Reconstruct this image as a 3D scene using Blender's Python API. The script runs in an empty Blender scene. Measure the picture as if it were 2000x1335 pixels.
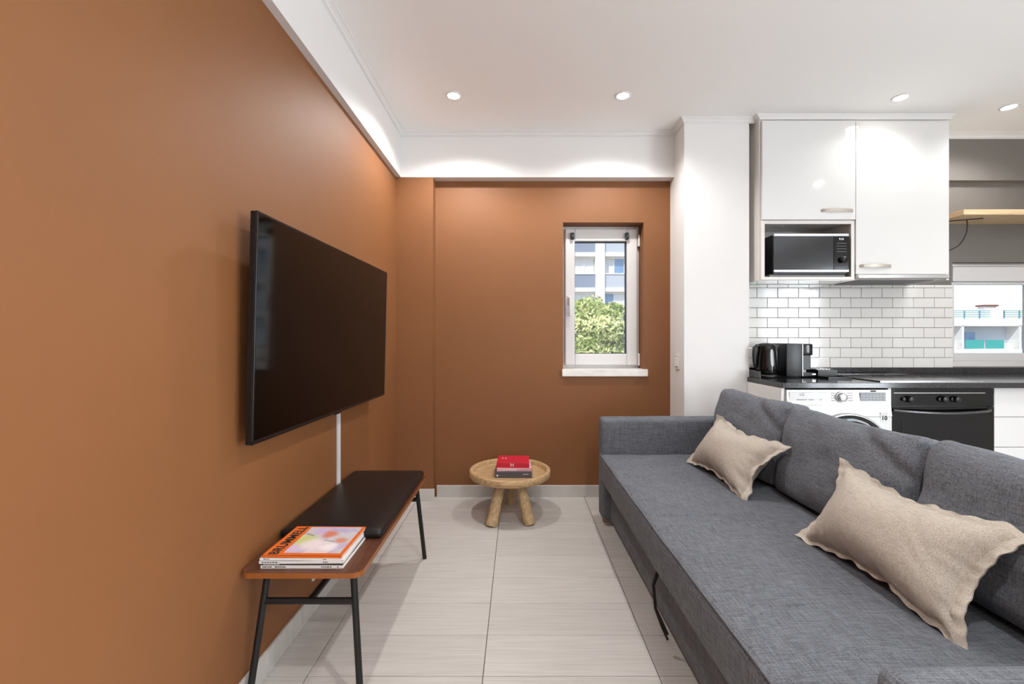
import bpy, bmesh, math, random
from mathutils import Vector, Matrix, noise
random.seed(7)
scene = bpy.context.scene
COL = scene.collection
PI = math.pi

# ------------------------------------------------------------------ camera, world, sun, exposure
F = 860.0; CAMH = 1.15; VX, VY = 1012.0, 660.0
cam_d = bpy.data.cameras.new('camera'); cam = bpy.data.objects.new('camera', cam_d); COL.objects.link(cam)
cam_d.sensor_width = 36.0; cam_d.lens = 36.0 * F / 2000.0
cam_d.shift_x = (1000 - VX) / 2000.0; cam_d.shift_y = -(667.5 - VY) / 2000.0
cam_d.clip_start = 0.02; cam_d.clip_end = 500
cam.location = (0, 0, CAMH); cam.rotation_euler = (PI / 2, 0, 0)
scene.camera = cam

world = bpy.data.worlds.new('world'); scene.world = world; world.use_nodes = True
wn = world.node_tree; wn.nodes.clear()
w_out = wn.nodes.new('ShaderNodeOutputWorld'); w_bg = wn.nodes.new('ShaderNodeBackground')
w_sky = wn.nodes.new('ShaderNodeTexSky'); w_sky.sky_type = 'NISHITA'; w_sky.sun_disc = False
w_sky.sun_elevation = math.radians(50); w_sky.sun_rotation = math.radians(200); w_sky.altitude = 50
wn.links.new(w_sky.outputs[0], w_bg.inputs[0]); wn.links.new(w_bg.outputs[0], w_out.inputs[0])
w_bg.inputs[1].default_value = 0.16
sun_d = bpy.data.lights.new('sun', 'SUN'); sun_d.energy = 2.3; sun_d.angle = 0.01; sun_d.color = (1, .95, .88)
sun = bpy.data.objects.new('sun', sun_d); COL.objects.link(sun)
sun.rotation_euler = Vector((0.45, 0.6, -0.85)).to_track_quat('-Z', 'Y').to_euler()
LAMP_W = 52.0            # watts of one ceiling downlight
fill_d = bpy.data.lights.new('fill_light', 'AREA'); fill_d.shape = 'RECTANGLE'; fill_d.size = 2.15; fill_d.size_y = 2.1; fill_d.energy = 200.0; fill_d.color = (.86, .93, 1.0)
fill = bpy.data.objects.new('fill_light', fill_d); COL.objects.link(fill); fill.location = (4.95, -1.35, 1.2); fill.rotation_euler = (PI / 2, 0, PI / 2)   # added fill lamp standing in for sky light, outside the added balcony doors
vs = scene.view_settings
vs.view_transform = 'Standard'; vs.look = 'None'; vs.gamma = 1.0; vs.use_curve_mapping = False
vs.exposure = 0.42

# ------------------------------------------------------------------ materials
def lin(c):
    return tuple(((v / 255.) / 12.92 if v / 255. <= .04045 else ((v / 255. + .055) / 1.055) ** 2.4) for v in c[:3]) + (1.0,)
MATS = {}
def mat(name, rgb, rough=.5, metal=0., var=0., vscale=8., stretch=(1, 1, 1), bump=0., bscale=60., bstretch=None, coat=0.,
        spec=.5, rgb2=None, emis=None, estr=0., rnd=0., trans=0., sheen=0., detail=4.):
    m = bpy.data.materials.new(name); m.use_nodes = True; nt = m.node_tree; p = nt.nodes['Principled BSDF']
    p.inputs['Base Color'].default_value = lin(rgb); p.inputs['Roughness'].default_value = rough
    p.inputs['Metallic'].default_value = metal; p.inputs['Coat Weight'].default_value = coat
    p.inputs['Coat Roughness'].default_value = .06
    p.inputs['Specular IOR Level'].default_value = spec; p.inputs['Transmission Weight'].default_value = trans
    p.inputs['Sheen Weight'].default_value = sheen
    if emis: p.inputs['Emission Color'].default_value = lin(emis); p.inputs['Emission Strength'].default_value = estr
    tc = mp = None
    if var or rgb2 or bump or rnd:
        tc = nt.nodes.new('ShaderNodeTexCoord')
        oi = nt.nodes.new('ShaderNodeObjectInfo')
        add = nt.nodes.new('ShaderNodeVectorMath'); add.operation = 'MULTIPLY_ADD'
        add.inputs[0].default_value = (17, 11, 7)
        nt.links.new(oi.outputs['Random'], add.inputs[0]); add.inputs[1].default_value = (17, 11, 7)
        nt.links.new(tc.outputs['Object'], add.inputs[2])
    if var or rgb2 or rnd:
        mp = nt.nodes.new('ShaderNodeMapping'); mp.inputs['Scale'].default_value = stretch
        nz = nt.nodes.new('ShaderNodeTexNoise'); nz.inputs['Scale'].default_value = vscale; nz.inputs['Detail'].default_value = detail
        nz.inputs['Roughness'].default_value = .6
        nt.links.new(add.outputs[0], mp.inputs[0]); nt.links.new(mp.outputs[0], nz.inputs['Vector'])
        rp = nt.nodes.new('ShaderNodeValToRGB'); rp.color_ramp.elements[0].position = .3; rp.color_ramp.elements[1].position = .7
        c1 = lin(rgb); c2 = lin(rgb2) if rgb2 else c1
        rp.color_ramp.elements[0].color = tuple(v * (1 - var) for v in c1[:3]) + (1,)
        rp.color_ramp.elements[1].color = tuple(min(1, v * (1 + var)) for v in c2[:3]) + (1,)
        nt.links.new(nz.outputs[0], rp.inputs[0])
        last = rp.outputs[0]
        if rnd:
            hs = nt.nodes.new('ShaderNodeHueSaturation'); mr = nt.nodes.new('ShaderNodeMapRange')
            mr.inputs[3].default_value = 1 - rnd; mr.inputs[4].default_value = 1 + rnd
            nt.links.new(oi.outputs['Random'], mr.inputs[0]); nt.links.new(mr.outputs[0], hs.inputs['Value'])
            nt.links.new(last, hs.inputs['Color']); last = hs.outputs[0]
        nt.links.new(last, p.inputs['Base Color'])
    if bump:
        mp2 = nt.nodes.new('ShaderNodeMapping'); mp2.inputs['Scale'].default_value = bstretch or stretch
        n2 = nt.nodes.new('ShaderNodeTexNoise'); n2.inputs['Scale'].default_value = bscale; n2.inputs['Detail'].default_value = 3
        bp = nt.nodes.new('ShaderNodeBump'); bp.inputs['Strength'].default_value = bump; bp.inputs['Distance'].default_value = .004
        nt.links.new(add.outputs[0], mp2.inputs[0]); nt.links.new(mp2.outputs[0], n2.inputs['Vector'])
        nt.links.new(n2.outputs[0], bp.inputs['Height']); nt.links.new(bp.outputs[0], p.inputs['Normal'])
    MATS[name] = m
    return m

def fabric(name, rgb, rgb2, sc=1.0, bump=.35, mott=.12):
    """woven cloth: slubby threads in three directions plus a soft mottling"""
    m = bpy.data.materials.new(name); m.use_nodes = True; nt = m.node_tree; p = nt.nodes['Principled BSDF']
    p.inputs['Roughness'].default_value = .92; p.inputs['Specular IOR Level'].default_value = .15; p.inputs['Sheen Weight'].default_value = .04
    tc = nt.nodes.new('ShaderNodeTexCoord'); outs = []
    for st in ((260, 16, 260), (16, 260, 260), (260, 260, 16)):
        mp = nt.nodes.new('ShaderNodeMapping'); mp.inputs['Scale'].default_value = tuple(v * sc for v in st)
        nz = nt.nodes.new('ShaderNodeTexNoise'); nz.inputs['Scale'].default_value = 1.0; nz.inputs['Detail'].default_value = 2
        nt.links.new(tc.outputs['Object'], mp.inputs[0]); nt.links.new(mp.outputs[0], nz.inputs['Vector']); outs.append(nz.outputs[0])
    a = nt.nodes.new('ShaderNodeMath'); a.operation = 'ADD'; b = nt.nodes.new('ShaderNodeMath'); b.operation = 'ADD'
    nt.links.new(outs[0], a.inputs[0]); nt.links.new(outs[1], a.inputs[1]); nt.links.new(a.outputs[0], b.inputs[0]); nt.links.new(outs[2], b.inputs[1])
    mr = nt.nodes.new('ShaderNodeMapRange'); mr.inputs[1].default_value = 1.15; mr.inputs[2].default_value = 1.85
    nt.links.new(b.outputs[0], mr.inputs[0])
    big = nt.nodes.new('ShaderNodeTexNoise'); big.inputs['Scale'].default_value = 6; nt.links.new(tc.outputs['Object'], big.inputs['Vector'])
    mx = nt.nodes.new('ShaderNodeMix'); mx.data_type = 'RGBA'; mx.inputs[6].default_value = lin(rgb); mx.inputs[7].default_value = lin(rgb2)
    nt.links.new(mr.outputs[0], mx.inputs[0])
    hs = nt.nodes.new('ShaderNodeHueSaturation'); m2 = nt.nodes.new('ShaderNodeMapRange'); m2.inputs[3].default_value = 1 - mott; m2.inputs[4].default_value = 1 + mott
    nt.links.new(big.outputs[0], m2.inputs[0]); nt.links.new(m2.outputs[0], hs.inputs['Value']); nt.links.new(mx.outputs[2], hs.inputs['Color'])
    nt.links.new(hs.outputs[0], p.inputs['Base Color'])
    bp = nt.nodes.new('ShaderNodeBump'); bp.inputs['Strength'].default_value = bump; bp.inputs['Distance'].default_value = .002
    nt.links.new(b.outputs[0], bp.inputs['Height']); nt.links.new(bp.outputs[0], p.inputs['Normal'])
    MATS[name] = m; return m

def pane(name, tint=(255, 255, 255)):
    m = bpy.data.materials.new(name); m.use_nodes = True; nt = m.node_tree; nt.nodes.clear()
    o = nt.nodes.new('ShaderNodeOutputMaterial'); t = nt.nodes.new('ShaderNodeBsdfTransparent'); g = nt.nodes.new('ShaderNodeBsdfGlossy')
    g.inputs['Roughness'].default_value = .02; t.inputs[0].default_value = lin(tint)
    lw = nt.nodes.new('ShaderNodeLayerWeight'); lw.inputs[0].default_value = .5; pw = nt.nodes.new('ShaderNodeMath'); pw.operation = 'POWER'; pw.inputs[1].default_value = 5
    fr = nt.nodes.new('ShaderNodeMath'); fr.operation = 'MULTIPLY_ADD'; fr.inputs[1].default_value = .96; fr.inputs[2].default_value = .04; mx = nt.nodes.new('ShaderNodeMixShader')
    nt.links.new(lw.outputs['Facing'], pw.inputs[0]); nt.links.new(pw.outputs[0], fr.inputs[0]); nt.links.new(fr.outputs[0], mx.inputs[0]); nt.links.new(t.outputs[0], mx.inputs[1]); nt.links.new(g.outputs[0], mx.inputs[2])
    nt.links.new(mx.outputs[0], o.inputs[0]); MATS[name] = m; return m

mat('terracotta', (131, 83, 45), .6, var=.035, vscale=2.5, bump=.05, bscale=220)
mat('white_paint', (229, 228, 227), .7, var=.01, vscale=3, bump=.03, bscale=180)
mat('ceiling_white', (250, 249, 247), .8)
mat('grey_paint', (118, 113, 108), .65, var=.02, vscale=3)
mat('floor_tile', (196, 192, 187), .42, var=.035, rgb2=(207, 204, 200), vscale=5, stretch=(.8, 22, 1), bump=.05, bscale=40, bstretch=(.6, 8, 1), rnd=.035, detail=6)
mat('grout', (104, 97, 90), .9)
mat('tile_white', (232, 231, 228), .12, coat=.3, rnd=.02, var=.01)
mat('tile_grout', (120, 112, 106), .9)
mat('pvc', (222, 220, 219), .3)
mat('gasket', (60, 62, 66), .6)
mat('marble', (232, 228, 222), .25, var=.06, rgb2=(245, 242, 238), vscale=6, stretch=(1, 4, 4))
pane('glass'); 
mat('black_plastic', (16, 16, 17), .35)
mat('tv_screen', (3, 3, 3), .07, spec=.27)
mat('tv_bezel', (22, 22, 24), .3, metal=.2)
mat('walnut', (82, 48, 32), .36, var=.1, rgb2=(99, 59, 39), vscale=7, stretch=(18, 1.2, 10), bump=.03, bscale=60)
mat('walnut_edge', (146, 84, 36), .4, var=.08, vscale=10, stretch=(2, 2, 40))
mat('black_leather', (22, 20, 20), .36, spec=.35, bump=.12, bscale=500)
mat('black_metal', (24, 25, 25), .45, metal=.2, bump=.04, bscale=400)
mat('pale_wood', (172, 136, 94), .6, var=.16, rgb2=(200, 168, 126), vscale=6, stretch=(2, 16, 16), bump=.25, bscale=30, bstretch=(2, 18, 18))
mat('leg_wood', (172, 142, 104), .65, var=.16, rgb2=(202, 174, 136), vscale=8, stretch=(14, 14, 1.5), bump=.4, bscale=26, bstretch=(10, 10, 1))
mat('shelf_wood', (214, 182, 138), .5, var=.08, rgb2=(228, 200, 160), vscale=5, stretch=(1.5, 20, 20))
fabric('sofa_fabric', (81, 84, 90), (125, 129, 136), sc=1.25)
fabric('sofa_piping', (86, 88, 92), (124, 126, 131))
fabric('linen', (168, 158, 145), (200, 191, 180), sc=1.6, bump=.3, mott=.06)
fabric('linen_edge', (178, 169, 157), (208, 200, 189), sc=1.6, bump=.3, mott=.05)
mat('sofa_dark', (30, 30, 32), .9)
mat('gloss_white', (224, 224, 223), .06, coat=.6)
mat('cab_white', (224, 220, 216), .35)
mat('alu', (205, 202, 198), .38, metal=.6)
mat('handle_satin', (186, 178, 166), .35, metal=.5)
mat('granite', (38, 38, 41), .14, var=.35, vscale=120, coat=.2)
mat('black_gloss', (10, 10, 11), .1, spec=.35)
mat('dark_glass', (9, 9, 10), .05, spec=.35)
mat('mw_door', (36, 36, 38), .12)
mat('steel', (190, 190, 190), .25, metal=1.)
mat('steel_dark', (96, 96, 98), .22, metal=.9)
mat('washer_white', (210, 210, 210), .25)
mat('print_grey', (120, 120, 122), .6)
mat('print_dark', (30, 30, 32), .6)
mat('print_white', (236, 236, 236), .6)
mat('sticker', (206, 206, 204), .5)
mat('kettle_window', (150, 152, 156), .15)
mat('clear_plastic', (205, 208, 212), .12)
mat('red_cover', (206, 32, 58), .4, var=.05, vscale=12)
mat('pink_cover', (228, 170, 180), .5, var=.08, vscale=20)
mat('slate_cover', (84, 82, 90), .5)
mat('paper', (236, 232, 226), .8, var=.05, vscale=60, stretch=(.2, .2, 30))
mat('mag_white', (228, 224, 222), .35, var=.05, vscale=14, stretch=(1, 1, 6))
mat('mag_dark', (70, 64, 62), .35)
mat('mag_orange', (224, 108, 40), .3)
mat('lamp_lens', (255, 250, 240), .4, emis=(255, 246, 232), estr=30.0)
mat('ext_white', (238, 236, 232), .8, var=.02, vscale=1)
mat('ext_blue', (146, 158, 176), .7)
mat('ext_shade', (196, 204, 214), .8)
mat('ext_window', (120, 158, 196), .1, var=.2, vscale=.8)
mat('ext_curtain', (226, 230, 232), .9, var=.1, vscale=4, stretch=(3, 1, .1))
mat('ext_teal', (60, 176, 168), .5)
mat('ext_rail', (120, 178, 190), .5)
mat('ext_brown', (130, 72, 58), .8)
mat('ext_ground', (150, 148, 144), .9, var=.08, vscale=.3)
mat('leaf', (150, 182, 76), .5, var=.2, rgb2=(234, 238, 170), vscale=2.2, detail=2)
mat('bark', (92, 72, 54), .9, var=.2, vscale=6)

# magazine cover picture: soft iridescent pastel print
def cover_material():
    m = bpy.data.materials.new('cover_print'); m.use_nodes = True; nt = m.node_tree; p = nt.nodes['Principled BSDF']; p.inputs['Roughness'].default_value = .25
    tc = nt.nodes.new('ShaderNodeTexCoord'); nz = nt.nodes.new('ShaderNodeTexNoise'); nz.inputs['Scale'].default_value = 9; nz.inputs['Detail'].default_value = 1.0
    nz.inputs['Distortion'].default_value = .6
    nt.links.new(tc.outputs['Object'], nz.inputs['Vector'])
    rp = nt.nodes.new('ShaderNodeValToRGB'); els = rp.color_ramp.elements
    els[0].position = .30; els[0].color = lin((196, 190, 196)); els[1].position = .72; els[1].color = lin((226, 206, 214))
    for pos, c in ((.42, (206, 202, 206)), (.52, (190, 176, 206)), (.6, (222, 208, 206))):
        e = els.new(pos); e.color = lin(c)
    nt.links.new(nz.outputs[0], rp.inputs[0]); last = rp.outputs[0]
    wob_ = nt.nodes.new('ShaderNodeVectorMath'); wob_.operation = 'MULTIPLY_ADD'; wob_.inputs[1].default_value = (.05, .05, 0)
    nt.links.new(nz.outputs['Color'], wob_.inputs[0]); nt.links.new(tc.outputs['Object'], wob_.inputs[2])
    for (x, y, r, c) in ((-.045, .0, .045, (206, 212, 130)), (.0, -.03, .05, (240, 226, 226)), (.06, -.05, .03, (246, 236, 236)), (.02, .05, .030, (214, 124, 88)), (.075, .0, .026, (216, 140, 108)), (-.02, .07, .03, (206, 180, 216)), (-.06, -.06, .03, (222, 190, 222))):
        sb = nt.nodes.new('ShaderNodeVectorMath'); sb.operation = 'DISTANCE'; sb.inputs[1].default_value = (x + .025, y + .025, .0066)
        nt.links.new(wob_.outputs[0], sb.inputs[0])
        mr = nt.nodes.new('ShaderNodeMapRange'); mr.interpolation_type = 'SMOOTHSTEP'; mr.inputs[1].default_value = r * .35; mr.inputs[2].default_value = r * 1.3; mr.inputs[3].default_value = .9; mr.inputs[4].default_value = 0
        nt.links.new(sb.outputs['Value'], mr.inputs[0])
        mx = nt.nodes.new('ShaderNodeMix'); mx.data_type = 'RGBA'; mx.inputs[7].default_value = lin(c)
        nt.links.new(mr.outputs[0], mx.inputs[0]); nt.links.new(last, mx.inputs[6]); last = mx.outputs[2]
    nt.links.new(last, p.inputs['Base Color'])
    MATS['cover_print'] = m
cover_material()

# ------------------------------------------------------------------ mesh helpers
class MB:
    def __init__(s): s.v = []; s.f = []; s.sm = []
    def add(s, vs_, fs_, smooth=False):
        o = len(s.v); s.v += [Vector(v) for v in vs_]; s.f += [tuple(i + o for i in f) for f in fs_]; s.sm += [smooth] * len(fs_); return s
    def box(s, x0, x1, y0, y1, z0, z1, bev=0., seg=2, M=None):
        bm = bmesh.new(); bmesh.ops.create_cube(bm, size=1)
        for v in bm.verts: v.co = Vector(((x0 + x1) / 2 + v.co.x * (x1 - x0), (y0 + y1) / 2 + v.co.y * (y1 - y0), (z0 + z1) / 2 + v.co.z * (z1 - z0)))
        if bev: bmesh.ops.bevel(bm, geom=list(bm.edges), offset=bev, segments=seg, profile=.5, affect='EDGES')
        bm.verts.index_update()
        s.add([(M @ v.co) if M else v.co.copy() for v in bm.verts], [[v.index for v in f.verts] for f in bm.faces], bool(bev) and seg > 2)
        bm.free(); return s
    def prism(s, pts, fn, d0, d1, smooth=False):
        """polygon pts (a,b) extruded from d0 to d1, fn(a,b,d)->xyz"""
        n = len(pts); vs_ = [fn(a, b, d0) for a, b in pts] + [fn(a, b, d1) for a, b in pts]
        fs_ = [tuple(range(n))[::-1], tuple(range(n, 2 * n))] + [(i, (i + 1) % n, n + (i + 1) % n, n + i) for i in range(n)]
        return s.add(vs_, fs_, smooth)
    def tube(s, pts, r, n=10, caps=True):
        pts = [Vector(p) for p in pts]; rs = r if isinstance(r, (list, tuple)) else [r] * len(pts)
        rings = []; up = None
        for i, p in enumerate(pts):
            t = ((pts[min(i + 1, len(pts) - 1)] - pts[max(i - 1, 0)])).normalized()
            if up is None: up = t.orthogonal().normalized()
            a = (up - t * up.dot(t)).normalized(); up = a; b = t.cross(a)
            rings.append([p + (a * math.cos(k * 2 * PI / n) + b * math.sin(k * 2 * PI / n)) * rs[i] for k in range(n)])
        vs_ = [v for rg in rings for v in rg]; fs_ = []
        for i in range(len(pts) - 1):
            for k in range(n): fs_.append((i * n + k, i * n + (k + 1) % n, (i + 1) * n + (k + 1) % n, (i + 1) * n + k))
        s.add(vs_, fs_, True)
        if caps:
            L = len(pts) - 1
            s.add([rings[0][k] for k in range(n)], [tuple(range(n))[::-1]]); s.add([rings[L][k] for k in range(n)], [tuple(range(n))])
        return s
    def lathe(s, prof, M=None, n=40, smooth=True, caps=True):
        """prof list of (r, h) round the local z axis"""
        vs_ = []; fs_ = []
        for r, h in prof:
            for k in range(n):
                v = Vector((r * math.cos(2 * PI * k / n), r * math.sin(2 * PI * k / n), h)); vs_.append(M @ v if M else v)
        for i in range(len(prof) - 1):
            for k in range(n): fs_.append((i * n + k, i * n + (k + 1) % n, (i + 1) * n + (k + 1) % n, (i + 1) * n + k))
        if caps and prof[0][0] > 1e-6: fs_.append(tuple(range(n))[::-1])
        if caps and prof[-1][0] > 1e-6: fs_.append(tuple(range((len(prof) - 1) * n, len(prof) * n)))
        return s.add(vs_, fs_, smooth)
    def soft(s, hx, hy, hz, r, n=(8, 8, 8), disp=None, M=None):
        """rounded box of half sizes hx,hy,hz, edge radius r, finely divided, then displaced"""
        H = (hx, hy, hz)
        def axis(h, k):
            e = [h * (-1) + r * (1 - math.cos(t * PI / 8)) for t in range(4)]
            inner = [-h + r + (2 * h - 2 * r) * i / k for i in range(k + 1)]
            return e + inner + [-v for v in e[::-1]]
        ax = [axis(H[i], n[i]) for i in range(3)]
        bm = bmesh.new(); cache = {}
        def vert(p):
            key = tuple(round(c, 6) for c in p)
            if key not in cache:
                q = Vector([max(-H[i] + r, min(H[i] - r, p[i])) for i in range(3)]); d = Vector(p) - q
                co = q + d.normalized() * r if d.length > 1e-9 else q
                if disp: co = co + Vector(disp(*[co[i] / H[i] for i in range(3)]))
                cache[key] = bm.verts.new(M @ co if M else co)
            return cache[key]
        for a in range(3):
            b, c = (a + 1) % 3, (a + 2) % 3
            for sg in (-1, 1):
                for i in range(len(ax[b]) - 1):
                    for j in range(len(ax[c]) - 1):
                        q = []
                        for (ii, jj) in ((i, j), (i + 1, j), (i + 1, j + 1), (i, j + 1)):
                            p = [0, 0, 0]; p[a] = sg * H[a]; p[b] = ax[b][ii]; p[c] = ax[c][jj]; q.append(vert(p))
                        if sg < 0: q = q[::-1]
                        try: bm.faces.new(q)
                        except ValueError: pass
        bm.verts.index_update()
        s.add([v.co.copy() for v in bm.verts], [[v.index for v in f.verts] for f in bm.faces], True); bm.free(); return s
    def build(s, name, m, parent=None, origin=None):
        """links the collected shapes as one mesh; vertices are given in the thing's unrotated world frame"""
        if parent is not None: o_ = ORG[parent.name]
        elif origin is not None: o_ = Vector(origin)
        else:
            o_ = Vector([(min(v[i] for v in s.v) + max(v[i] for v in s.v)) / 2 for i in range(2)] + [min(v[2] for v in s.v)])
        me = bpy.data.meshes.new(name); me.from_pydata([tuple(v - o_) for v in s.v], [], s.f)
        me.polygons.foreach_set('use_smooth', s.sm)
        me.materials.append(MATS[m] if isinstance(m, str) else m); me.update()
        ob = bpy.data.objects.new(name, me); COL.objects.link(ob)
        if parent is not None: ob.parent = parent
        else: ob.location = o_
        ORG[ob.name] = o_
        return ob
ORG = {}
def tag(o, label, cat, group=None):
    o['label'] = label; o['category'] = cat
    if group: o['group'] = group
    return o
def thing(name, label, cat, loc, rotz=0., group=None):
    o = bpy.data.objects.new(name, None); COL.objects.link(o); o.location = loc; o.rotation_euler = (0, 0, rotz); o.empty_display_size = .1
    ORG[o.name] = Vector(loc)
    return tag(o, label, cat, group)
def struct(o, label=None):
    o['kind'] = 'structure'
    if label: o['label'] = label
    return o
def B(*a, **k): return MB().box(*a, **k)
def text(s, size, m, parent, M, name='lettering', bold=0., spacing=1., sx=1.):
    """flat lettering; M takes the text plane (x right, y up) to world"""
    cu = bpy.data.curves.new(name, 'FONT'); cu.body = s; cu.size = size; cu.align_x = 'CENTER'; cu.align_y = 'CENTER'
    cu.offset = bold; cu.space_character = spacing; cu.extrude = .0003; cu.resolution_u = 3
    tmp = bpy.data.objects.new('tmp_text', cu); COL.objects.link(tmp)
    dg = bpy.context.evaluated_depsgraph_get(); me = bpy.data.meshes.new_from_object(tmp.evaluated_get(dg))
    b = MB(); b.add([M @ Vector((v.co.x * sx, v.co.y, v.co.z)) for v in me.vertices], [tuple(p.vertices) for p in me.polygons])
    bpy.data.objects.remove(tmp); bpy.data.curves.remove(cu); bpy.data.meshes.remove(me)
    return b.build(name, m, parent)
def facing(x, y, z):            # text plane on a front that looks towards -y
    return Matrix.Translation((x, y, z)) @ Matrix.Rotation(PI / 2, 4, 'X')

# ------------------------------------------------------------------ the room
XW, YB, YR, XR, ZC, ZB = -.865, 3.2, -2.6, 4.5, 2.61, 2.29
YP, XP0, XP1 = 2.93, 1.105, 1.537            # white pier between living room and kitchen
YBM = 3.12                                    # face of the beam above the back wall

# floor: a grout bed with one object per porcelain plank tile
floor = B(XW - .15, XR + .15, YR - .15, YB + .3, -.12, -.004).build('floor', 'grout', origin=(0, 0, 0)); struct(floor, 'pale grey wood-look porcelain tile floor')
TW, TD, G = .6, .2068, .0028
tm = {}
k = 0
for i in range(-2, 9):
    x0 = -.12 + i * TW - 0.; x1 = x0 + TW
    cx0, cx1 = max(x0 + G / 2, XW), min(x1 - G / 2, XR)
    if cx1 - cx0 < .01: continue
    for j in range(-21, 10):
        y0 = 1.4998 + j * TD; y1 = y0 + TD; cy0, cy1 = max(y0 + G / 2, YR), min(y1 - G / 2, YB)
        if cy1 - cy0 < .01: continue
        key = (round(cx1 - cx0, 4), round(cy1 - cy0, 4))
        if key not in tm:
            o = B(-key[0] / 2, key[0] / 2, -key[1] / 2, key[1] / 2, -.008, 0, bev=.0012, seg=1).build('floor_tile', 'floor_tile', floor); tm[key] = o.data
        else:
            o = bpy.data.objects.new('floor_tile', tm[key]); COL.objects.link(o); o.parent = floor
        o.location = ((cx0 + cx1) / 2, (cy0 + cy1) / 2, 0)

struct(B(XW - .15, XR + .15, YR - .15, YB + .3, ZC, ZC + .15).build('ceiling', 'ceiling_white'), 'plain white ceiling')
struct(B(XW - .15, XW, YR - .15, YB + .3, 0, ZC).build('wall_left', 'terracotta'), 'terracotta painted wall behind the television')
# back wall with the small window opening
W1 = dict(x0=.327, x1=.912, z0=.923, z1=1.991)
b = MB(); T = YB + .3
b.box(XW, W1['x0'], YB, T, 0, ZC).box(W1['x1'], XP0, YB, T, 0, ZC).box(W1['x0'], W1['x1'], YB, T, 0, W1['z0']).box(W1['x0'], W1['x1'], YB, T, W1['z1'], ZC)
struct(b.build('wall_back', 'terracotta'), 'terracotta painted end wall with the small window')
struct(B(XW, -.602, YBM, YB, 0, ZB).build('wall_column', 'terracotta'), 'shallow terracotta column in the far left corner')
struct(B(XP0, XP1, YP, T, 0, ZC).build('wall_pier', 'white_paint'), 'white pier between the terracotta wall and the kitchen')
struct(B(XW, XP0, YBM, YB, ZB, ZC).build('wall_beam_back', 'white_paint'), 'white dropped beam above the end wall')
struct(B(XW, -.831, YR, YBM, ZB, ZC).build('wall_beam_left', 'white_paint'), 'white dropped beam above the television wall')
# kitchen wall with window opening
W2 = dict(x0=3.15, x1=4.3, z0=.94, z1=1.70)
b = MB(); b.box(XP1, W2['x0'], YB, T, 0, ZC).box(W2['x1'], XR, YB, T, 0, ZC).box(W2['x0'], W2['x1'], YB, T, 0, W2['z0']).box(W2['x0'], W2['x1'], YB, T, W2['z1'], ZC)
wk = struct(b.build('wall_kitchen', 'grey_paint', origin=(XP1, YB, 0)), 'kitchen wall, grey above and tiled above the worktop')
struct(B(2.83, XR, 3.155, YB, 2.28, ZC).build('wall_beam_kitchen', 'grey_paint'), 'grey beam along the top of the kitchen wall')
D0, D1 = -2.45, -.25            # unseen balcony doors added in the right wall to bring in fill light
b = MB(); b.box(XR, XR + .15, YR, D0, 0, ZC).box(XR, XR + .15, D1, YB, 0, ZC).box(XR, XR + .15, D0, D1, 2.25, ZC).box(XR, XR + .15, D0, D1, 0, .02)
struct(b.build('wall_right', 'white_paint'))
struct(B(XW, XR, YR - .15, YR, 0, ZC).build('wall_rear', 'white_paint'))

# crown mouldings: stepped cove profile swept along straight runs
PROF = [(0, 0), (.033, 0), (.033, -.005), (.024, -.009), (.013, -.019), (.010, -.026), (.004, -.028), (.004, -.034), (0, -.034)]
def crown(n, p0, p1, out, m='white_paint', ext0=0, ext1=0):
    p0, p1, out = Vector(p0), Vector(p1), Vector(out); d = (p1 - p0).normalized(); b = MB()
    vs_ = [p0 - d * (a * ext0) + out * a + Vector((0, 0, h)) for a, h in PROF] + [p1 + d * (a * ext1) + out * a + Vector((0, 0, h)) for a, h in PROF]
    N = len(PROF); b.add(vs_, [(i, (i + 1) % N, N + (i + 1) % N, N + i) for i in range(N)] + [tuple(range(N))[::-1], tuple(range(N, 2 * N))])
    return struct(b.build('trim_%d' % n, m), 'white crown moulding')
crown(1, (-.831, YR, ZC), (-.831, YBM, ZC), (1, 0, 0), ext1=-1)
crown(2, (-.831, YBM, ZC), (XP0, YBM, ZC), (0, -1, 0), ext0=-1, ext1=-1)
crown(3, (XP0, YBM, ZC), (XP0, YP, ZC), (-1, 0, 0), ext0=-1, ext1=1)
crown(4, (XP0, YP, ZC), (1.577, YP, ZC), (0, -1, 0), ext0=1, ext1=-1)
crown(5, (2.83, 3.155, ZC), (XR, 3.155, ZC), (0, -1, 0))

# baseboards of the same porcelain, in plank lengths
def baseboard(name, runs):
    root = None
    for (x0, x1, y0, y1) in runs:
        along_x = (x1 - x0) > (y1 - y0); a0, a1 = (x0, x1) if along_x else (y0, y1); t = a0
        while t < a1 - .01:
            e = min(t + .6, a1)
            q = (t + .0008, e - .0008, y0, y1) if along_x else (x0, x1, t + .0008, e - .0008)
            if root is None:
                root = struct(B(*q, 0, .084, bev=.0015, seg=1).build(name, 'floor_tile'), 'porcelain plank baseboard')
                ORG[root.name] = Vector(root.location)
            else: B(*q, 0, .084, bev=.0015, seg=1).build('baseboard_plank', 'floor_tile', root)
            t = e
baseboard('baseboard_left', [(XW, XW + .011, -.9, .3), (XW, XW + .011, .3, YBM - .011)])
baseboard('baseboard_column', [(XW, -.602 + .011, YBM - .011, YBM)])
baseboard('baseboard_back', [(-.591, XP0, YB - .011, YB)])

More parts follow.
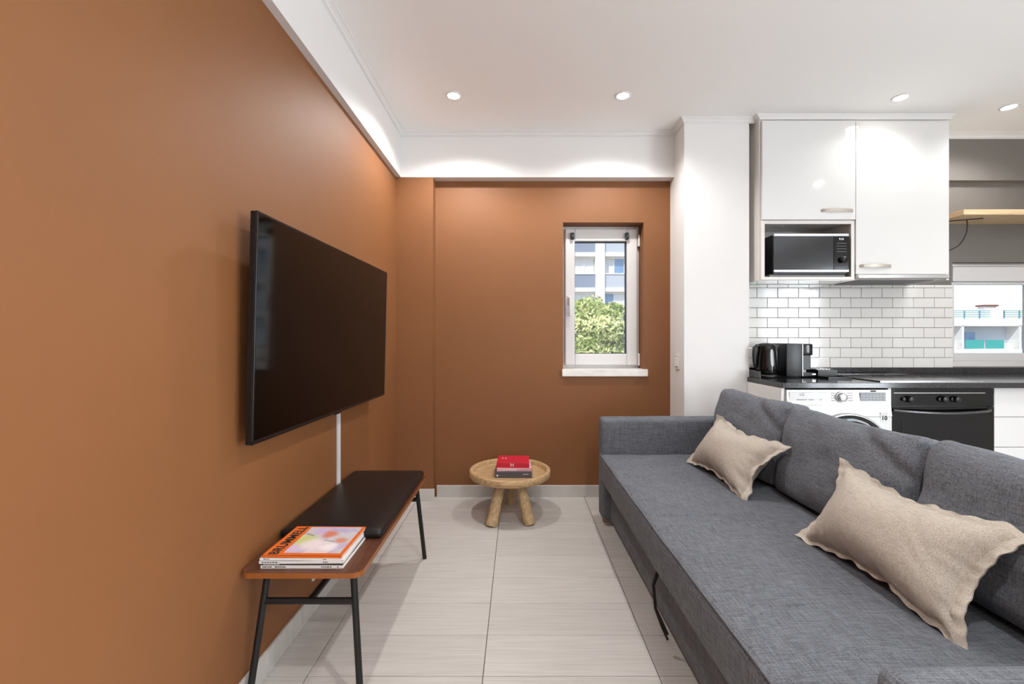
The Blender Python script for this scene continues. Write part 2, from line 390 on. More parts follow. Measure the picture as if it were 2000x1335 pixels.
# ------------------------------------------------------------------ window 1 (small, in the end wall)
def ring(b, x0, x1, z0, z1, w, y0, y1, bev=.004):
    wl, wr, wb, wt = w
    b.box(x0, x0 + wl, y0, y1, z0, z1, bev).box(x1 - wr, x1, y0, y1, z0, z1, bev)
    b.box(x0 + wl - .001, x1 - wr + .001, y0, y1, z0, z0 + wb, bev).box(x0 + wl - .001, x1 - wr + .001, y0, y1, z1 - wt, z1, bev)
    return b
YF = 3.315
w1 = ring(MB(), W1['x0'], W1['x1'], W1['z0'], W1['z1'], (.03, .03, .035, .028), YF + .01, YF + .08).build('window_1', 'pvc'); struct(w1, 'small white framed window in the terracotta wall')
sash1 = ring(MB(), .352, .892, .948, 1.968, (.072, .078, .085, .092), YF - .020, YF + .055, .007).build('sash', 'pvc', w1)
GX0, GX1, GZ0, GZ1 = .352 + .072, .892 - .078, .948 + .085, 1.968 - .092
ring(MB(), GX0, GX1, GZ0, GZ1, (.004,) * 4, YF - .001, YF + .04, 0).build('gasket', 'gasket', sash1)
B(GX0, GX1, YF + .02, YF + .024, GZ0, GZ1).build('glass_pane', 'glass', sash1)
h = MB(); hx, hz = .386, 1.43
h.box(hx - .014, hx + .014, YF - .030, YF - .020, hz - .035, hz + .035, .003)
h.box(hx - .009, hx + .009, YF - .062, YF - .030, hz + .005, hz + .022, .004).box(hx - .010, hx + .010, YF - .064, YF - .048, hz - .12, hz + .022, .006, 3)
h.build('handle', 'pvc', sash1)
for z in (1.88, .99):
    B(.895, .911, YF - .026, YF + .02, z - .045, z + .045, bev=.004).build('hinge', 'pvc', sash1)
for x in (.405, .812):
    MB().box(x - .013, x + .013, YF - .042, YF - .020, 1.885, 1.935, .004).box(x - .006, x + .013, YF - .057, YF - .032, 1.895, 1.915, .003).build('blind_bracket', 'gasket', sash1)
B(.318, .938, YB - .022, YF + .012, W1['z0'] - .05, W1['z0'] + .002, bev=.004).build('window_sill', 'marble', w1)

# ------------------------------------------------------------------ window 2 (kitchen)
YF2 = 3.235
w2 = ring(MB(), W2['x0'], W2['x1'], W2['z0'], W2['z1'], (.03, .03, .04, .03), YF2, YF2 + .07).build('window_2', 'pvc'); struct(w2, 'wide white sliding window above the kitchen worktop')
B(W2['x0'] + .03, W2['x1'] - .03, YF2 - .015, YF2 + .06, 1.565, 1.672, bev=.004).build('shutter_box', 'pvc', w2)
B(W2['x0'] + .02, W2['x1'] - .02, YF2 - .02, YF2 + .02, 1.672, 1.688, bev=.003).build('blind_rail', 'alu', w2)
for s0, s1, dy in ((3.18, 3.80, 0), (3.77, 4.27, .028)):
    sa = ring(MB(), s0, s1, .98, 1.565, (.03, .03, .06, .022), YF2 + .005 + dy, YF2 + .032 + dy).build('sash', 'pvc', w2)
    B(s0 + .03, s1 - .03, YF2 + .016 + dy, YF2 + .020 + dy, 1.04, 1.543).build('glass_pane', 'glass', sa)
B(3.778, 3.792, YF2 - .01, YF2 + .005, 1.24, 1.34, bev=.004).build('handle', 'alu', w2)

# balcony doors added in the right wall for the fill lamp to shine through
def ringx(b, y0, y1, z0, z1, w, x0, x1):
    b.box(x0, x1, y0, y0 + w, z0, z1).box(x0, x1, y1 - w, y1, z0, z1)
    return b.box(x0, x1, y0 + w, y1 - w, z0, z0 + w).box(x0, x1, y0 + w, y1 - w, z1 - w, z1)
w3 = ringx(MB(), D0, D1, .02, 2.25, .05, XR + .05, XR + .12).build('added_doors', 'pvc'); struct(w3, 'white balcony doors added out of view in the right wall to let in fill light')
for y0, y1 in ((D0 + .05, (D0 + D1) / 2), ((D0 + D1) / 2, D1 - .05)):
    ringx(MB(), y0, y1, .07, 2.2, .06, XR + .06, XR + .11).build('sash', 'pvc', w3)
    B(XR + .083, XR + .087, y0 + .06, y1 - .06, .13, 2.14).build('glass_pane', 'glass', w3)

# ------------------------------------------------------------------ subway tiles over the worktop, children of the kitchen wall
PX, PZ, TG = .1512, .0722, .0028
B(XP1, W2['x0'], YB - .004, YB, .935, 1.535).build('tile_bed', 'tile_grout', wk)
tm = {}
for r in range(9):
    z0 = .938 + r * PZ; z1 = min(z0 + PZ - TG, 1.535)
    if z1 - z0 < .01: continue
    off = 2.108 if r % 2 == 0 else 2.183
    for c in range(-6, 9):
        a0 = max(off + c * PX + TG / 2, XP1 + .001); a1 = min(off + (c + 1) * PX - TG / 2, W2['x0'])
        if a1 - a0 < .012: continue
        key = (round(a1 - a0, 4), round(z1 - z0, 4))
        if key not in tm:
            o = B(-key[0] / 2, key[0] / 2, -.004, .004, -key[1] / 2, key[1] / 2, bev=.0018, seg=2).build('tile', 'tile_white', None, origin=(0, 0, 0)); tm[key] = o.data
        else:
            o = bpy.data.objects.new('tile', tm[key]); COL.objects.link(o)
        o.parent = wk; o.location = ((a0 + a1) / 2 - XP1, -.0065, (z0 + z1) / 2)
        o.rotation_euler = (random.uniform(-.004, .004), 0, random.uniform(-.003, .003))

# ------------------------------------------------------------------ downlights
LIGHTS = [(-.388, 2.649, 'recessed ceiling spotlight in front of the end wall, nearer the television wall', .74),
          (.631, 2.649, 'recessed ceiling spotlight above the sofa end, nearer the white pier', .56),
          (2.32, 2.67, 'recessed ceiling spotlight above the white wall cabinets', .09),
          (3.10, 2.78, 'recessed ceiling spotlight at the right, above the kitchen window', .3),
          (2.82, 1.60, 'recessed ceiling spotlight outside the view, second from the right wall in the middle row', .3),
          (3.75, 1.50, 'recessed ceiling spotlight outside the view, nearest the right wall in the middle row', .4)]
LIGHTS += [(-.388, .25, 'recessed ceiling spotlight added out of view above the viewpoint, nearest the television wall', .12),  # unseen pair added to brighten the floor, seat and ceiling
           (.631, .25, 'recessed ceiling spotlight added out of view above the viewpoint, second from the television wall', .85)]
for x, wx in ((-.388, 'nearest the television wall'), (.631, 'second from the television wall'), (2.32, 'second from the right wall'), (3.5, 'nearest the right wall')):
    LIGHTS.append((x, -1.5, 'recessed ceiling spotlight added in the unseen rear row, %s' % wx, .6))  # rear row behind the camera, added for ambient light
for i, (x, y, lab, pw) in enumerate(LIGHTS):
    t = thing('downlight', lab, 'ceiling light', (x, y, ZC), group='recessed ceiling spotlights')
    Mx = Matrix.Translation((x, y, ZC))
    MB().lathe([(.036, -.001), (.037, -.006), (.045, -.005), (.048, -.002), (.048, 0)], Mx, 32).build('bezel', 'white_paint', t)
    MB().lathe([(0, -.0065), (.018, -.006), (.034, -.004), (.036, 0)], Mx, 32).build('lens', 'lamp_lens', t)
    ld = bpy.data.lights.new('downlight_lamp', 'SPOT'); ld.energy = LAMP_W * pw; ld.shadow_soft_size = .03; ld.spot_size = math.radians(150); ld.spot_blend = .6
    ld.color = (1, .985, .97)
    lo = bpy.data.objects.new('downlight_lamp', ld); COL.objects.link(lo); lo.parent = t; lo.location = (0, 0, -.04)

# ------------------------------------------------------------------ television
tv = thing('television', 'large flat black television mounted on the terracotta wall', 'television', (-.85, 1.946, .83))
N0, N1 = Vector((-.803, 1.328, .826)), Vector((-.788, 1.328, 1.536))   # near edge bottom / top of the screen face
F0, F1 = Vector((-.777, 2.557, .821)), Vector((-.762, 2.557, 1.530))
ex = (F0 - N0).normalized(); ez = (N1 - N0); ez = (ez - ex * ez.dot(ex)).normalized(); en = ex.cross(ez); en = -en if en.x < 0 else en
Wd, Hd = (F0 - N0).length, (N1 - N0).length
TM = Matrix((ex, ez, en)).transposed().to_4x4(); TM.translation = N0
b = MB(); b.box(0, Wd, 0, Hd, -.022, -.0015, .003, M=TM); b.box(0, Wd, 0, .012, -.004, .001, .0006, 1, M=TM)
b.box(0, .007, 0, Hd, -.004, .001, .0006, 1, M=TM).box(Wd - .007, Wd, 0, Hd, -.004, .001, .0006, 1, M=TM).box(0, Wd, Hd - .007, Hd, -.004, .001, .0006, 1, M=TM)
b.build('frame', 'tv_bezel', tv)
B(.006, Wd - .006, .011, Hd - .006, -.003, 0, M=TM).build('screen', 'tv_screen', tv)
B(.2, Wd - .2, .06, .46, -.045, -.02, bev=.01, M=TM).build('rear_housing', 'black_plastic', tv)
B(.45, .77, .2, .42, -.07, -.043, M=TM).build('wall_bracket', 'black_metal', tv)
B(Wd * .5 - .03, Wd * .5 + .03, -.008, .002, -.01, -.002, bev=.002, M=TM).build('sensor', 'black_plastic', tv)

tag(B(XW, XW + .012, 2.095, 2.118, .19, .86, bev=.002).build('cable_duct', 'pvc'), 'thin white cable duct running down the wall below the television', 'cable duct')
t = thing('wall_socket', 'white wall socket low on the terracotta wall under the bench', 'socket', (XW, 1.88, .132))
B(XW, XW + .009, 1.841, 1.921, .132, .212, bev=.003).build('plate', 'pvc', t)
MB().lathe([(.021, 0), (.021, .003), (.017, .003), (.016, -.006), (0, -.006)], Matrix.Translation((XW + .0095, 1.881, .172)) @ Matrix.Rotation(PI / 2, 4, 'Y'), 24).build('socket_insert', 'print_white', t)
t = thing('light_switch', 'white light switch on the side of the white pier', 'light switch', (XP0, 3.05, .96))
B(XP0 - .008, XP0, 3.01, 3.09, .935, 1.035, bev=.002).build('plate', 'pvc', t)
B(XP0 - .013, XP0 - .007, 3.025, 3.075, .955, 1.015, bev=.002).build('rocker', 'print_white', t)

# ------------------------------------------------------------------ bench
HB = .43; BY0, BY1, BX0, BX1 = 1.352, 2.315, -.860, -.482
bench = thing('bench', 'low walnut bench with black leather pad and black metal legs', 'bench', ((BX0 + BX1) / 2, (BY0 + BY1) / 2, 0))
def rrect(x0, x1, y0, y1, r, n=6):
    pts = []
    for cx, cy, a0 in ((x1 - r, y1 - r, 0), (x0 + r, y1 - r, PI / 2), (x0 + r, y0 + r, PI), (x1 - r, y0 + r, 1.5 * PI)):
        pts += [(cx + r * math.cos(a0 + PI / 2 * k / n), cy + r * math.sin(a0 + PI / 2 * k / n)) for k in range(n + 1)]
    return pts
top = MB().prism(rrect(BX0, BX1, BY0, BY1, .03), lambda a, b_, d: (a, b_, d), HB - .0012, HB).build('top', 'walnut', bench)
MB().prism(rrect(BX0, BX1, BY0, BY1, .03), lambda a, b_, d: (a, b_, d), HB - .018, HB - .0012).build('top_edge', 'walnut_edge', bench)
PY0, PY1 = 1.575, 2.300
MB().soft((BX1 - BX0) / 2 - .006, (PY1 - PY0) / 2, .016, .0145, (12, 20, 2),
          disp=lambda u, v, w: (0, 0, (.007 * (1 - u ** 4) * (1 - v ** 6) if w > 0 else 0)), M=Matrix.Translation(((BX0 + BX1) / 2 - .002, (PY0 + PY1) / 2, HB + .016))).build('pad', 'black_leather', bench)
LR = .0105
for y, sy in ((BY0 + .05, -1), (BY1 - .05, 1)):
    for xt, xf in ((-.797, -.840), (-.524, -.488)):
        sx = 1 if xt < -.6 else -1; pts = [(xf, y + sy * .035, 0)]
        pts += [(xt + (xf - xt) * .07, y + sy * .0025, HB - .055), (xt + (xf - xt) * .02, y, HB - .038), (xt + sx * .004, y, HB - .028), (xt + sx * .014, y, HB - .021), (xt + sx * .045, y, HB - .019)]
        MB().tube(pts, LR, 12).build('leg', 'black_metal', bench)
    zc = .318; fr = (HB - .05 - zc) / (HB - .05); dy = sy * .035 * fr
    MB().tube([(-.797 - .048 * fr - .002, y + dy, zc), (-.524 + .036 * fr + .002, y + dy, zc)], .0105, 12).build('crossbar', 'black_metal', bench)
MB().tube([(-.660, BY0 + .05 - .006, .318), (-.660, BY1 - .05 + .006, .318)], .0105, 12).build('stretcher', 'black_metal', bench)

# ------------------------------------------------------------------ magazines
def magazine(z0, th, x0, x1, y0, y1, cover, rot, label, spine='mag_white', dashes=()):
    cx, cy = (x0 + x1) / 2, (y0 + y1) / 2
    t = thing('magazine', label, 'magazine', (cx, cy, z0), rot, 'magazines stacked on the bench')
    B(x0 + .0015, x1 - .0015, y0 + .002, y1 - .0015, z0 + .0008, z0 + th - .0008).build('pages', 'paper', t)
    MB().box(x0, x1, y0, y1, z0, z0 + .0008).box(x0, x1, y0, y1, z0 + th - .0008, z0 + th).build('cover', cover, t)
    B(x0, x1, y0 - .0004, y0 + .0022, z0, z0 + th).build('spine', spine, t)
    if dashes:
        d = MB()
        for a0, a1 in dashes: d.box(x0 + a0, x0 + a1, y0 - .0009, y0 - .0003, z0 + th * .35, z0 + th * .65)
        d.build('spine_print', 'print_dark' if spine != 'mag_dark' else 'print_white', t)['kind'] = 'stuff'
    return t
def dash(rng):
    out = []
    for a, b_ in rng:
        x = a
        while x < b_: w = random.uniform(.003, .008); out.append((x, min(x + w, b_))); x += w + .002
    return out
z = HB
MX0, MX1, MY0, MY1 = -.806, -.548, 1.378, 1.585
magazine(z, .0095, MX0, MX1, MY0, MY1, 'mag_white', 0, 'white spined magazine at the very bottom of the stack on the bench', dashes=dash([(.006, .035), (.045, .08), (.19, .222), (.24, .246)])); z += .0097
magazine(z, .0045, MX0 - .001, MX1 - .001, MY0 + .001, MY1 + .003, 'mag_dark', -.008, 'thin dark spined magazine, second from the bottom of the stack', 'mag_dark', dash([(.01, .06)])); z += .0047
magazine(z, .0085, MX0 - .006, MX1 - .002, MY0 + .001, MY1 + .006, 'mag_white', .012, 'grey white magazine in the middle of the stack, above the thin dark one', dashes=dash([(.008, .06), (.2, .215)])); z += .0087
magazine(z, .0075, MX0 - .004, MX1 - .006, MY0 + .003, MY1 + .010, 'mag_white', -.012, 'white magazine directly under the orange one', dashes=dash([(.012, .03), (.2, .21)])); z += .0077
mg = magazine(z, .0065, MX0 + .002, MX1 - .004, MY0 + .004, MY1 + .012, 'mag_orange', -.018, 'orange covered magazine with pastel picture on top of the stack', 'mag_orange')
zt = z + .0065
px0, px1, py0, py1 = MX0 + .060, MX1 - .016, MY0 + .022, MY1 + .006
pic = B(px0, px1, py0, py1, zt, zt + .0002).build('cover_picture', 'cover_print', mg)
MB().tube([(-.735, 1.535, zt + .0004), (-.705, 1.52, zt + .0004)], .0008, 6).build('cover_line', 'print_dark', mg)
MB().tube([(-.655, 1.49, zt + .0004), (-.62, 1.48, zt + .0004)], .0008, 6).build('cover_line', 'print_dark', mg)
TMX = Matrix.Translation((MX0 + .033, (MY0 + MY1) / 2 + .008, zt + .0003)) @ Matrix.Rotation(PI / 2, 4, 'Z')
text('BRUMMELL', .043, 'print_dark', mg, TMX, bold=.0011, spacing=1.06, sx=.92)

# ------------------------------------------------------------------ round side table with books
TX, TY, TR, TH = -.054, 2.90, .266, .293
tb = thing('side_table', 'low round pale wood tray table on three log legs', 'side table', (TX, TY, 0))
Mt = Matrix.Translation((TX, TY, 0))
tray = MB(); n = 72
prof = [(0, TH - .030), (TR - .036, TH - .030), (TR - .032, TH - .027), (TR - .026, TH - .004), (TR - .022, TH), (TR - .006, TH), (TR, TH - .005), (TR - .001, TH - .036), (TR - .008, TH - .046), (TR - .02, TH - .048), (0, TH - .048)]
tray.lathe([(.0005, p_[1]) if p_[0] == 0 else p_ for p_ in prof[:3]][::-1], Mt, n, caps=False); base = tray.build('tray', 'pale_wood', tb)
MB().lathe(prof[2:], Mt, n, caps=False).build('rim', 'pale_wood', tb)
for a, rb in ((-118, .235), (-56, .225), (88, .17)):
    a = math.radians(a); ca, sa = math.cos(a), math.sin(a)
    r0 = .115
    pts = []
    for q in range(9):
        u = q / 8; rr = rb * (1 - u) + r0 * u
        if q == 0: rr = rb
        pts.append((TX + ca * rr, TY + sa * rr, u * (TH - .044)))
    rad = [.037 + .004 * math.sin(3.1 * q + a) * .5 - .0008 * q + (.002 if q < 2 else 0) - (.004 if q == 0 else 0) for q in range(9)]
    lg = MB().tube(pts, rad, 14)
    for v in lg.v: v.z = max(v.z, 0.0)
    lg.build('leg', 'leg_wood', tb)
def book(z0, th, x0, x1, y0, y1, cover, rot, label, page='paper'):
    t = thing('book', label, 'book', ((x0 + x1) / 2, (y0 + y1) / 2, z0), rot, 'books on the round table')
    B(x0 + .004, x1 - .004, y0 + .006, y1 - .003, z0 + .0025, z0 + th - .0025).build('pages', page, t)
    MB().box(x0, x1, y0, y1, z0, z0 + .0028, .0008, 1).box(x0, x1, y0, y1, z0 + th - .0028, z0 + th, .0008, 1).build('cover', cover, t)
    B(x0, x1, y0 - .002, y0 + .004, z0, z0 + th, bev=.0018).build('spine', cover, t)
    return t
bz = TH - .0295
bx0, bx1 = -.147, .088
k1 = book(bz, .040, bx0, bx1, 2.795, 2.975, 'slate_cover', -.02, 'slate grey hardback at the bottom of the books on the round table')
B(bx0 + .012, bx0 + .022, 2.7920, 2.7932, bz + .010, bz + .020).build('spine_mark', 'print_white', k1)
d = MB(); [d.box(bx1 - .055 + i * .006, bx1 - .051 + i * .006, 2.7920, 2.7932, bz + .022, bz + .026) for i in range(6)]; d.build('spine_print', 'print_white', k1)['kind'] = 'stuff'
k2 = book(bz + .040, .020, bx0 + .008, bx1 - .004, 2.802, 2.985, 'pink_cover', .03, 'pink and white book between the red and the grey book')
d = MB(); [d.box(bx0 + .03 + i * .012, bx0 + .038 + i * .012, 2.7992, 2.8004, bz + .046, bz + .052) for i in range(9)]; d.build('spine_print', 'print_white', k2)['kind'] = 'stuff'
k3 = book(bz + .060, .034, bx0 + .012, bx1 - .016, 2.808, 2.975, 'red_cover', -.03, 'bright red book on top of the pile on the round table')
text('H', .034, 'print_white', k3, facing(-.036, 2.8055, bz + .077))
d = MB(); d.box(-.105, -.102, 2.90, 2.925, bz + .0938, bz + .0944).box(-.105, -.095, 2.90, 2.904, bz + .0938, bz + .0944).box(-.088, -.076, 2.90, 2.904, bz + .0938, bz + .0944).box(-.080, -.077, 2.90, 2.925, bz + .0938, bz + .0944).box(-.088, -.085, 2.90, 2.914, bz + .0938, bz + .0944)
d.build('cover_mark', 'print_white', k3)

# ------------------------------------------------------------------ sofa
SROT = math.radians(.8); SP = Vector((1.0, 1.685, 0))
sofa = thing('sofa', 'long charcoal grey fabric sofa bed in front of the kitchen', 'sofa', SP, SROT)
SY0, SY1 = .686, 2.700
def wob(x, y, z, s, a): return a * noise.noise(Vector((x * s, y * s, z * s)))
# seat: one long mattress-like panel
sxc, syc, szc = (.508 + 1.398) / 2, (SY0 + SY1) / 2, (.292 + .442) / 2
def seat_disp(u, v, w):
    d = Vector((0, 0, 0)); X, Y = u * .445 + .05, v * 1.014
    if w > 0:
        d.z += .006 * (1 - u ** 4) * (1 - v ** 8) + wob(X, Y, 0, 3.2, .006) + .5 * wob(X * 1.2, Y, 3, 9, .005)
        # shallow creases running across the seat
        for yc, am, xs in ((-.42, .005, -.2), (-.52, .004, -.25), (-.70, .006, -.1), (-.80, .005, 0), (.1, .004, -.2), (.3, .003, -.3)):
            d.z += am * math.exp(-((Y - yc - .1 * X) / .018) ** 2) * math.exp(-((X - xs) / .16) ** 2)
    if u < -.9: d.x += -.010 * (1 - v ** 2) + wob(0, Y, 0, 4, .004)
    return d
MB().soft(.445, (SY1 - SY0) / 2 - .001, .075, .026, (26, 120, 3), seat_disp, Matrix.Translation((sxc, syc, szc))).build('seat', 'sofa_fabric', sofa)
pp = []
for i in range(61):
    v = -1 + 2 * i / 60; Y = v * 1.0
    pp.append((.5135 - .010 * (1 - v ** 2) + wob(0, Y * 1.014, 0, 4, .004), syc + Y, .4405 + .003 * (1 - v ** 8) + wob(-.39, Y, 0, 3.2, .006)))
MB().tube(pp, .0032, 6).build('piping', 'sofa_piping', sofa)
B(.580, 1.398, SY0 + .002, SY1 - .002, .035, .291, bev=.008).build('base', 'sofa_fabric', sofa)
B(.545, .60, SY0 + .002, SY1 - .002, .278, .293).build('slide_rail', 'sofa_dark', sofa)
for y0, y1 in ((SY1, SY1 + .125), (SY0 - .125, SY0)):
    MB().soft(.485, .0625, .31, .026, (16, 3, 10), lambda u, v, w: (wob(u, v, w, 3, .003), (.004 * (1 - u * u) * (1 - w * w) * (1 if v > 0 else -1)), wob(u * 2, v, w, 2, .003) if w > 0 else 0),
              Matrix.Translation((1.012, (y0 + y1) / 2, .345))).build('armrest', 'sofa_fabric', sofa)
MB().soft(.055, (SY1 - SY0) / 2 - .002, .31, .03, (3, 40, 8), None, Matrix.Translation((1.455, (SY0 + SY1) / 2, .345))).build('backrest', 'sofa_fabric', sofa)
for x in (.62, 1.42):
    for y in (SY0 - .06, SY1 + .06):
        MB().lathe([(.02, 0), (.022, .036)], Matrix.Translation((x, y, 0)), 16).build('foot', 'black_plastic', sofa)
for x in (.64, 1.25):
    for y in (SY0 + .15, SY1 - .15):
        MB().lathe([(.02, 0), (.022, .036)], Matrix.Translation((x, y, 0)), 16).build('foot', 'black_plastic', sofa)
st = MB()
for dx, dl in ((0, 0), (.010, .02)):
    pts = [(.535 + dx, 1.645, .295), (.520 + dx, 1.66, .275), (.508 + dx * .4, 1.668, .22), (.512 + dx * .3, 1.655, .14), (.530, 1.63, .085 + dl), (.545, 1.612, .05 + dl)]
    q = []
    for i in range(len(pts) - 1):
        for k_ in range(4): q.append(Vector(pts[i]).lerp(Vector(pts[i + 1]), k_ / 4))
    q.append(Vector(pts[-1])); st.tube(q, .0042, 8)
st.build('pull_strap', 'sofa_dark', sofa)

def sp(x, y, z):          # follows the sofa's small turn
    return SP + Matrix.Rotation(SROT, 3, 'Z') @ (Vector((x, y, z)) - SP)
# back cushions
CL = (SY1 - SY0) / 3
labs = ['charcoal sofa back cushion at the far end beside the armrest', 'charcoal sofa back cushion in the middle of the row', 'charcoal sofa back cushion nearest the viewer, cut by the picture edge']
for i in range(3):
    yc = SY1 - CL * (i + .5); tilt = math.radians(13)
    base_pt = sp(1.232, yc, .455)
    t = thing('back_cushion', labs[i], 'cushion', base_pt, SROT, 'loose back cushions of the sofa')
    hh = (.202, .196, .200)[i]
    def cd(u, v, w, i=i):
        full = (1 - abs(v) ** 3) * (1 - abs(w) ** 3)
        d = Vector(((.030 if u < 0 else .012) * full * (1 if u > 0 else -1), 0, 0))
        # pinch towards the side seams, slack corners that fold over
        d.x += -u * .022 * (abs(v) ** 6)
        d.x += -u * .014 * (max(0, w) ** 6)
        d.z -= .014 * (1 - v * v) * max(0, w)
        cr = max(0, w) ** 3 * abs(v) ** 5
        d.z -= .004 * cr
        d.y -= .006 * cr * (1 if v > 0 else -1)
        # fold near the near top corner
        s_ = (-v) * .7 + w * .7
        d.x -= .016 * math.exp(-((s_ - 1.06) / .09) ** 2) * (1 if u < 0 else .2)
        d.x += .012 * math.exp(-((s_ - .86) / .06) ** 2) * (1 if u < 0 else .2)
        d += Vector((wob(v, w, u + i * 3, 2.2, .014), wob(v, w, u + 7 + i, 2, .006) , wob(v, w + 4, u + i, 2.4, .004)))
        return d
    Mc = Matrix.Translation(base_pt) @ Matrix.Rotation(tilt, 4, 'Y') @ Matrix.Translation((0, 0, hh - .004))
    c = MB().soft(.085, CL / 2 - .004, hh, .04, (4, 34, 26), cd, Mc).build('cover', 'sofa_fabric', t)

# throw pillows: linen cases with a loose double flange
def pillow(label, center, e1, e2, w, h, T, seed, curl):
    e1 = Vector(e1).normalized(); e2 = Vector(e2); e2 = (e2 - e1 * e2.dot(e1)).normalized(); e3 = e1.cross(e2)
    if e3.x > 0: e3 = -e3
    C = Vector(center)
    t = thing('throw_pillow', label, 'pillow', (C.x, C.y, C.z - h * .4), 0, 'linen throw pillows on the sofa')
    NU, NV = 64, 44; FL = .90
    def pos(u, v, side):
        a = abs(u); c_ = abs(v)
        x = w / 2 * u * (1 - .13 * math.cos(PI / 2 * v) ** 1.5); y = h / 2 * v * (1 - .22 * math.cos(PI / 2 * u) ** 1.6)
        fu, fv = min(1, a / FL), min(1, c_ / FL)
        full = max(0, (1 - fu ** 2.2)) ** .55 * max(0, (1 - fv ** 2.2)) ** .55
        corner = (a * c_) ** 3
        z_ = side * (T * full + .0016)
        edge = max(fu, fv) ** 8
        ang = math.atan2(v, u)
        z_ += edge * (.016 * noise.noise(Vector((math.cos(ang) * 3.2 + seed, math.sin(ang) * 3.2, seed))) + .006 * noise.noise(Vector((u * 7, v * 7, seed))))
        k_ = (1 if u > 0 else 0) + (2 if v > 0 else 0)
        z_ += corner * curl[k_]
        # gathered creases radiating from the seams
        per = u * 9 + v * 6
        z_ += side * .006 * full ** .5 * (1 - full) * noise.noise(Vector((per, seed, side)))
        z_ += side * .006 * noise.noise(Vector((u * 1.6, v * 1.6, seed + side)))* full
        x += edge * .006 * noise.noise(Vector((v * 6, seed, 1))) ; y += edge * .012 * noise.noise(Vector((u * 7, seed, 2)))
        return C + e1 * x + e2 * y + e3 * z_
    us = [-1, -.97, -.94, -.92] + [-FL + 2 * FL * i / NU for i in range(NU + 1)] + [.92, .94, .97, 1]
    vs2 = [-1, -.97, -.94, -.92] + [-FL + 2 * FL * i / NV for i in range(NV + 1)] + [.92, .94, .97, 1]
    body, fl = MB(), MB()
    for side in (1, -1):
        P = [[pos(u, v, side) for v in vs2] for u in us]
        for i in range(len(us) - 1):
            for j in range(len(vs2) - 1):
                um, vm = (us[i] + us[i + 1]) / 2, (vs2[j] + vs2[j + 1]) / 2
                tgt = fl if (abs(um) > FL or abs(vm) > FL) else body
                q = [P[i][j], P[i + 1][j], P[i + 1][j + 1], P[i][j + 1]]
                tgt.add(q if side > 0 else q[::-1], [(0, 1, 2, 3)], True)
    for nm, mb, m in (('cushion_body', body, 'linen'), ('flange', fl, 'linen_edge')):
        ob = mb.build(nm, m, t); bm = bmesh.new(); bm.from_mesh(ob.data); bmesh.ops.remove_doubles(bm, verts=bm.verts, dist=.0002)
        bmesh.ops.recalc_face_normals(bm, faces=bm.faces)
        bm.to_mesh(ob.data); bm.free()
pillow('beige linen throw pillow at the far end of the sofa, the smaller looking one', (1.05, 2.185, .578), (.02, -1, -.02), (.17, .07, .235), .58, .315, .098, 3.3, (.01, -.03, .02, -.035))
pillow('beige linen throw pillow nearest the viewer on the sofa', (1.075, 1.275, .580), (0, -1, .005), (.15, .0, .245), .56, .315, .10, 8.1, (.02, -.03, .03, -.03))

# ------------------------------------------------------------------ kitchen: wall cabinets, hood, microwave
CY = 2.885; CZ0, CZ1 = 1.530, 2.576; CXL, CXM, CXR = 1.577, 2.197, 2.822
ca = thing('wall_cabinet', 'glossy white wall cabinet with open microwave niche below its door', 'cabinet', ((CXL + CXM) / 2, 3.04, CZ0), group='kitchen wall cabinets')
b = MB(); b.box(CXL, CXL + .018, CY, YB - .012, CZ0, CZ1).box(CXM - .016, CXM, CY + .001, YB - .012, CZ0, CZ1).box(CXL + .018, CXM - .016, YB - .03, YB - .012, CZ0, CZ1)
b.box(CXL + .018, CXM - .016, CY + .001, YB - .03, CZ1 - .018, CZ1).box(CXL + .018, CXM - .016, CY + .001, YB - .03, 1.912, 1.930)
b.build('body', 'cab_white', ca)
B(XP1 + .001, CXL, 3.0, 3.018, CZ0, CZ1).build('filler_strip', 'cab_white', ca)
B(CXL + .018, CXM - .016, CY + .001, YB - .03, CZ0, CZ0 + .018).build('niche_floor', 'cab_white', ca)
B(CXL + .001, CXM - .001, CY + .002, YB - .013, CZ0 - .003, CZ0 - .0002).build('underside_panel', 'gloss_white', ca)
fr = ring(MB(), CXL + .010, CXM - .002, CZ0, 1.917, (.022, .022, .020, .022), CY - .012, CY + .0005, .001); fr.build('niche_frame', 'cab_white', ca)
dl = B(CXL + .012, CXM - .0015, CY - .02, CY - .001, 1.921, CZ1 - .012, bev=.0015).build('door', 'gloss_white', ca)
def bow_handle(x0, x1, y, z, parent):
    b = MB(); n = 14; top_, bot = [], []
    for i in range(n + 1):
        u = i / n; x = x0 + (x1 - x0) * u; out = .006 + .022 * math.sin(PI * u) ** .5
        top_.append((x, out)); 
    pts = top_ + [(x, max(o_ - .005, 0)) for x, o_ in top_[::-1]]
    pts = [(x0, 0)] + top_ + [(x1, 0)] + [(x, max(o_ - .006, .0)) for x, o_ in top_[::-1][1:-1]]
    b.prism(pts, lambda a, o_, d: (a, y - o_, d), z - .009, z + .009)
    return b.build('handle', 'handle_satin', parent)
bow_handle(1.972, 2.176, CY - .02, 1.978, dl)
cb = thing('wall_cabinet', 'glossy white tall wall cabinet with handle above the extractor hood', 'cabinet', ((CXM + CXR) / 2, 3.04, CZ0), group='kitchen wall cabinets')
b = MB(); b.box(CXM, CXM + .016, CY + .001, YB - .012, CZ0 + .035, CZ1).box(CXR - .018, CXR, CY, YB - .012, CZ0, CZ1).box(CXM + .016, CXR - .018, YB - .03, YB - .012, CZ0 + .035, CZ1)
b.box(CXM + .016, CXR - .018, CY + .001, YB - .03, CZ1 - .018, CZ1).box(CXM + .016, CXR - .018, CY + .001, YB - .03, CZ0 + .05, CZ0 + .066).build('body', 'cab_white', cb)
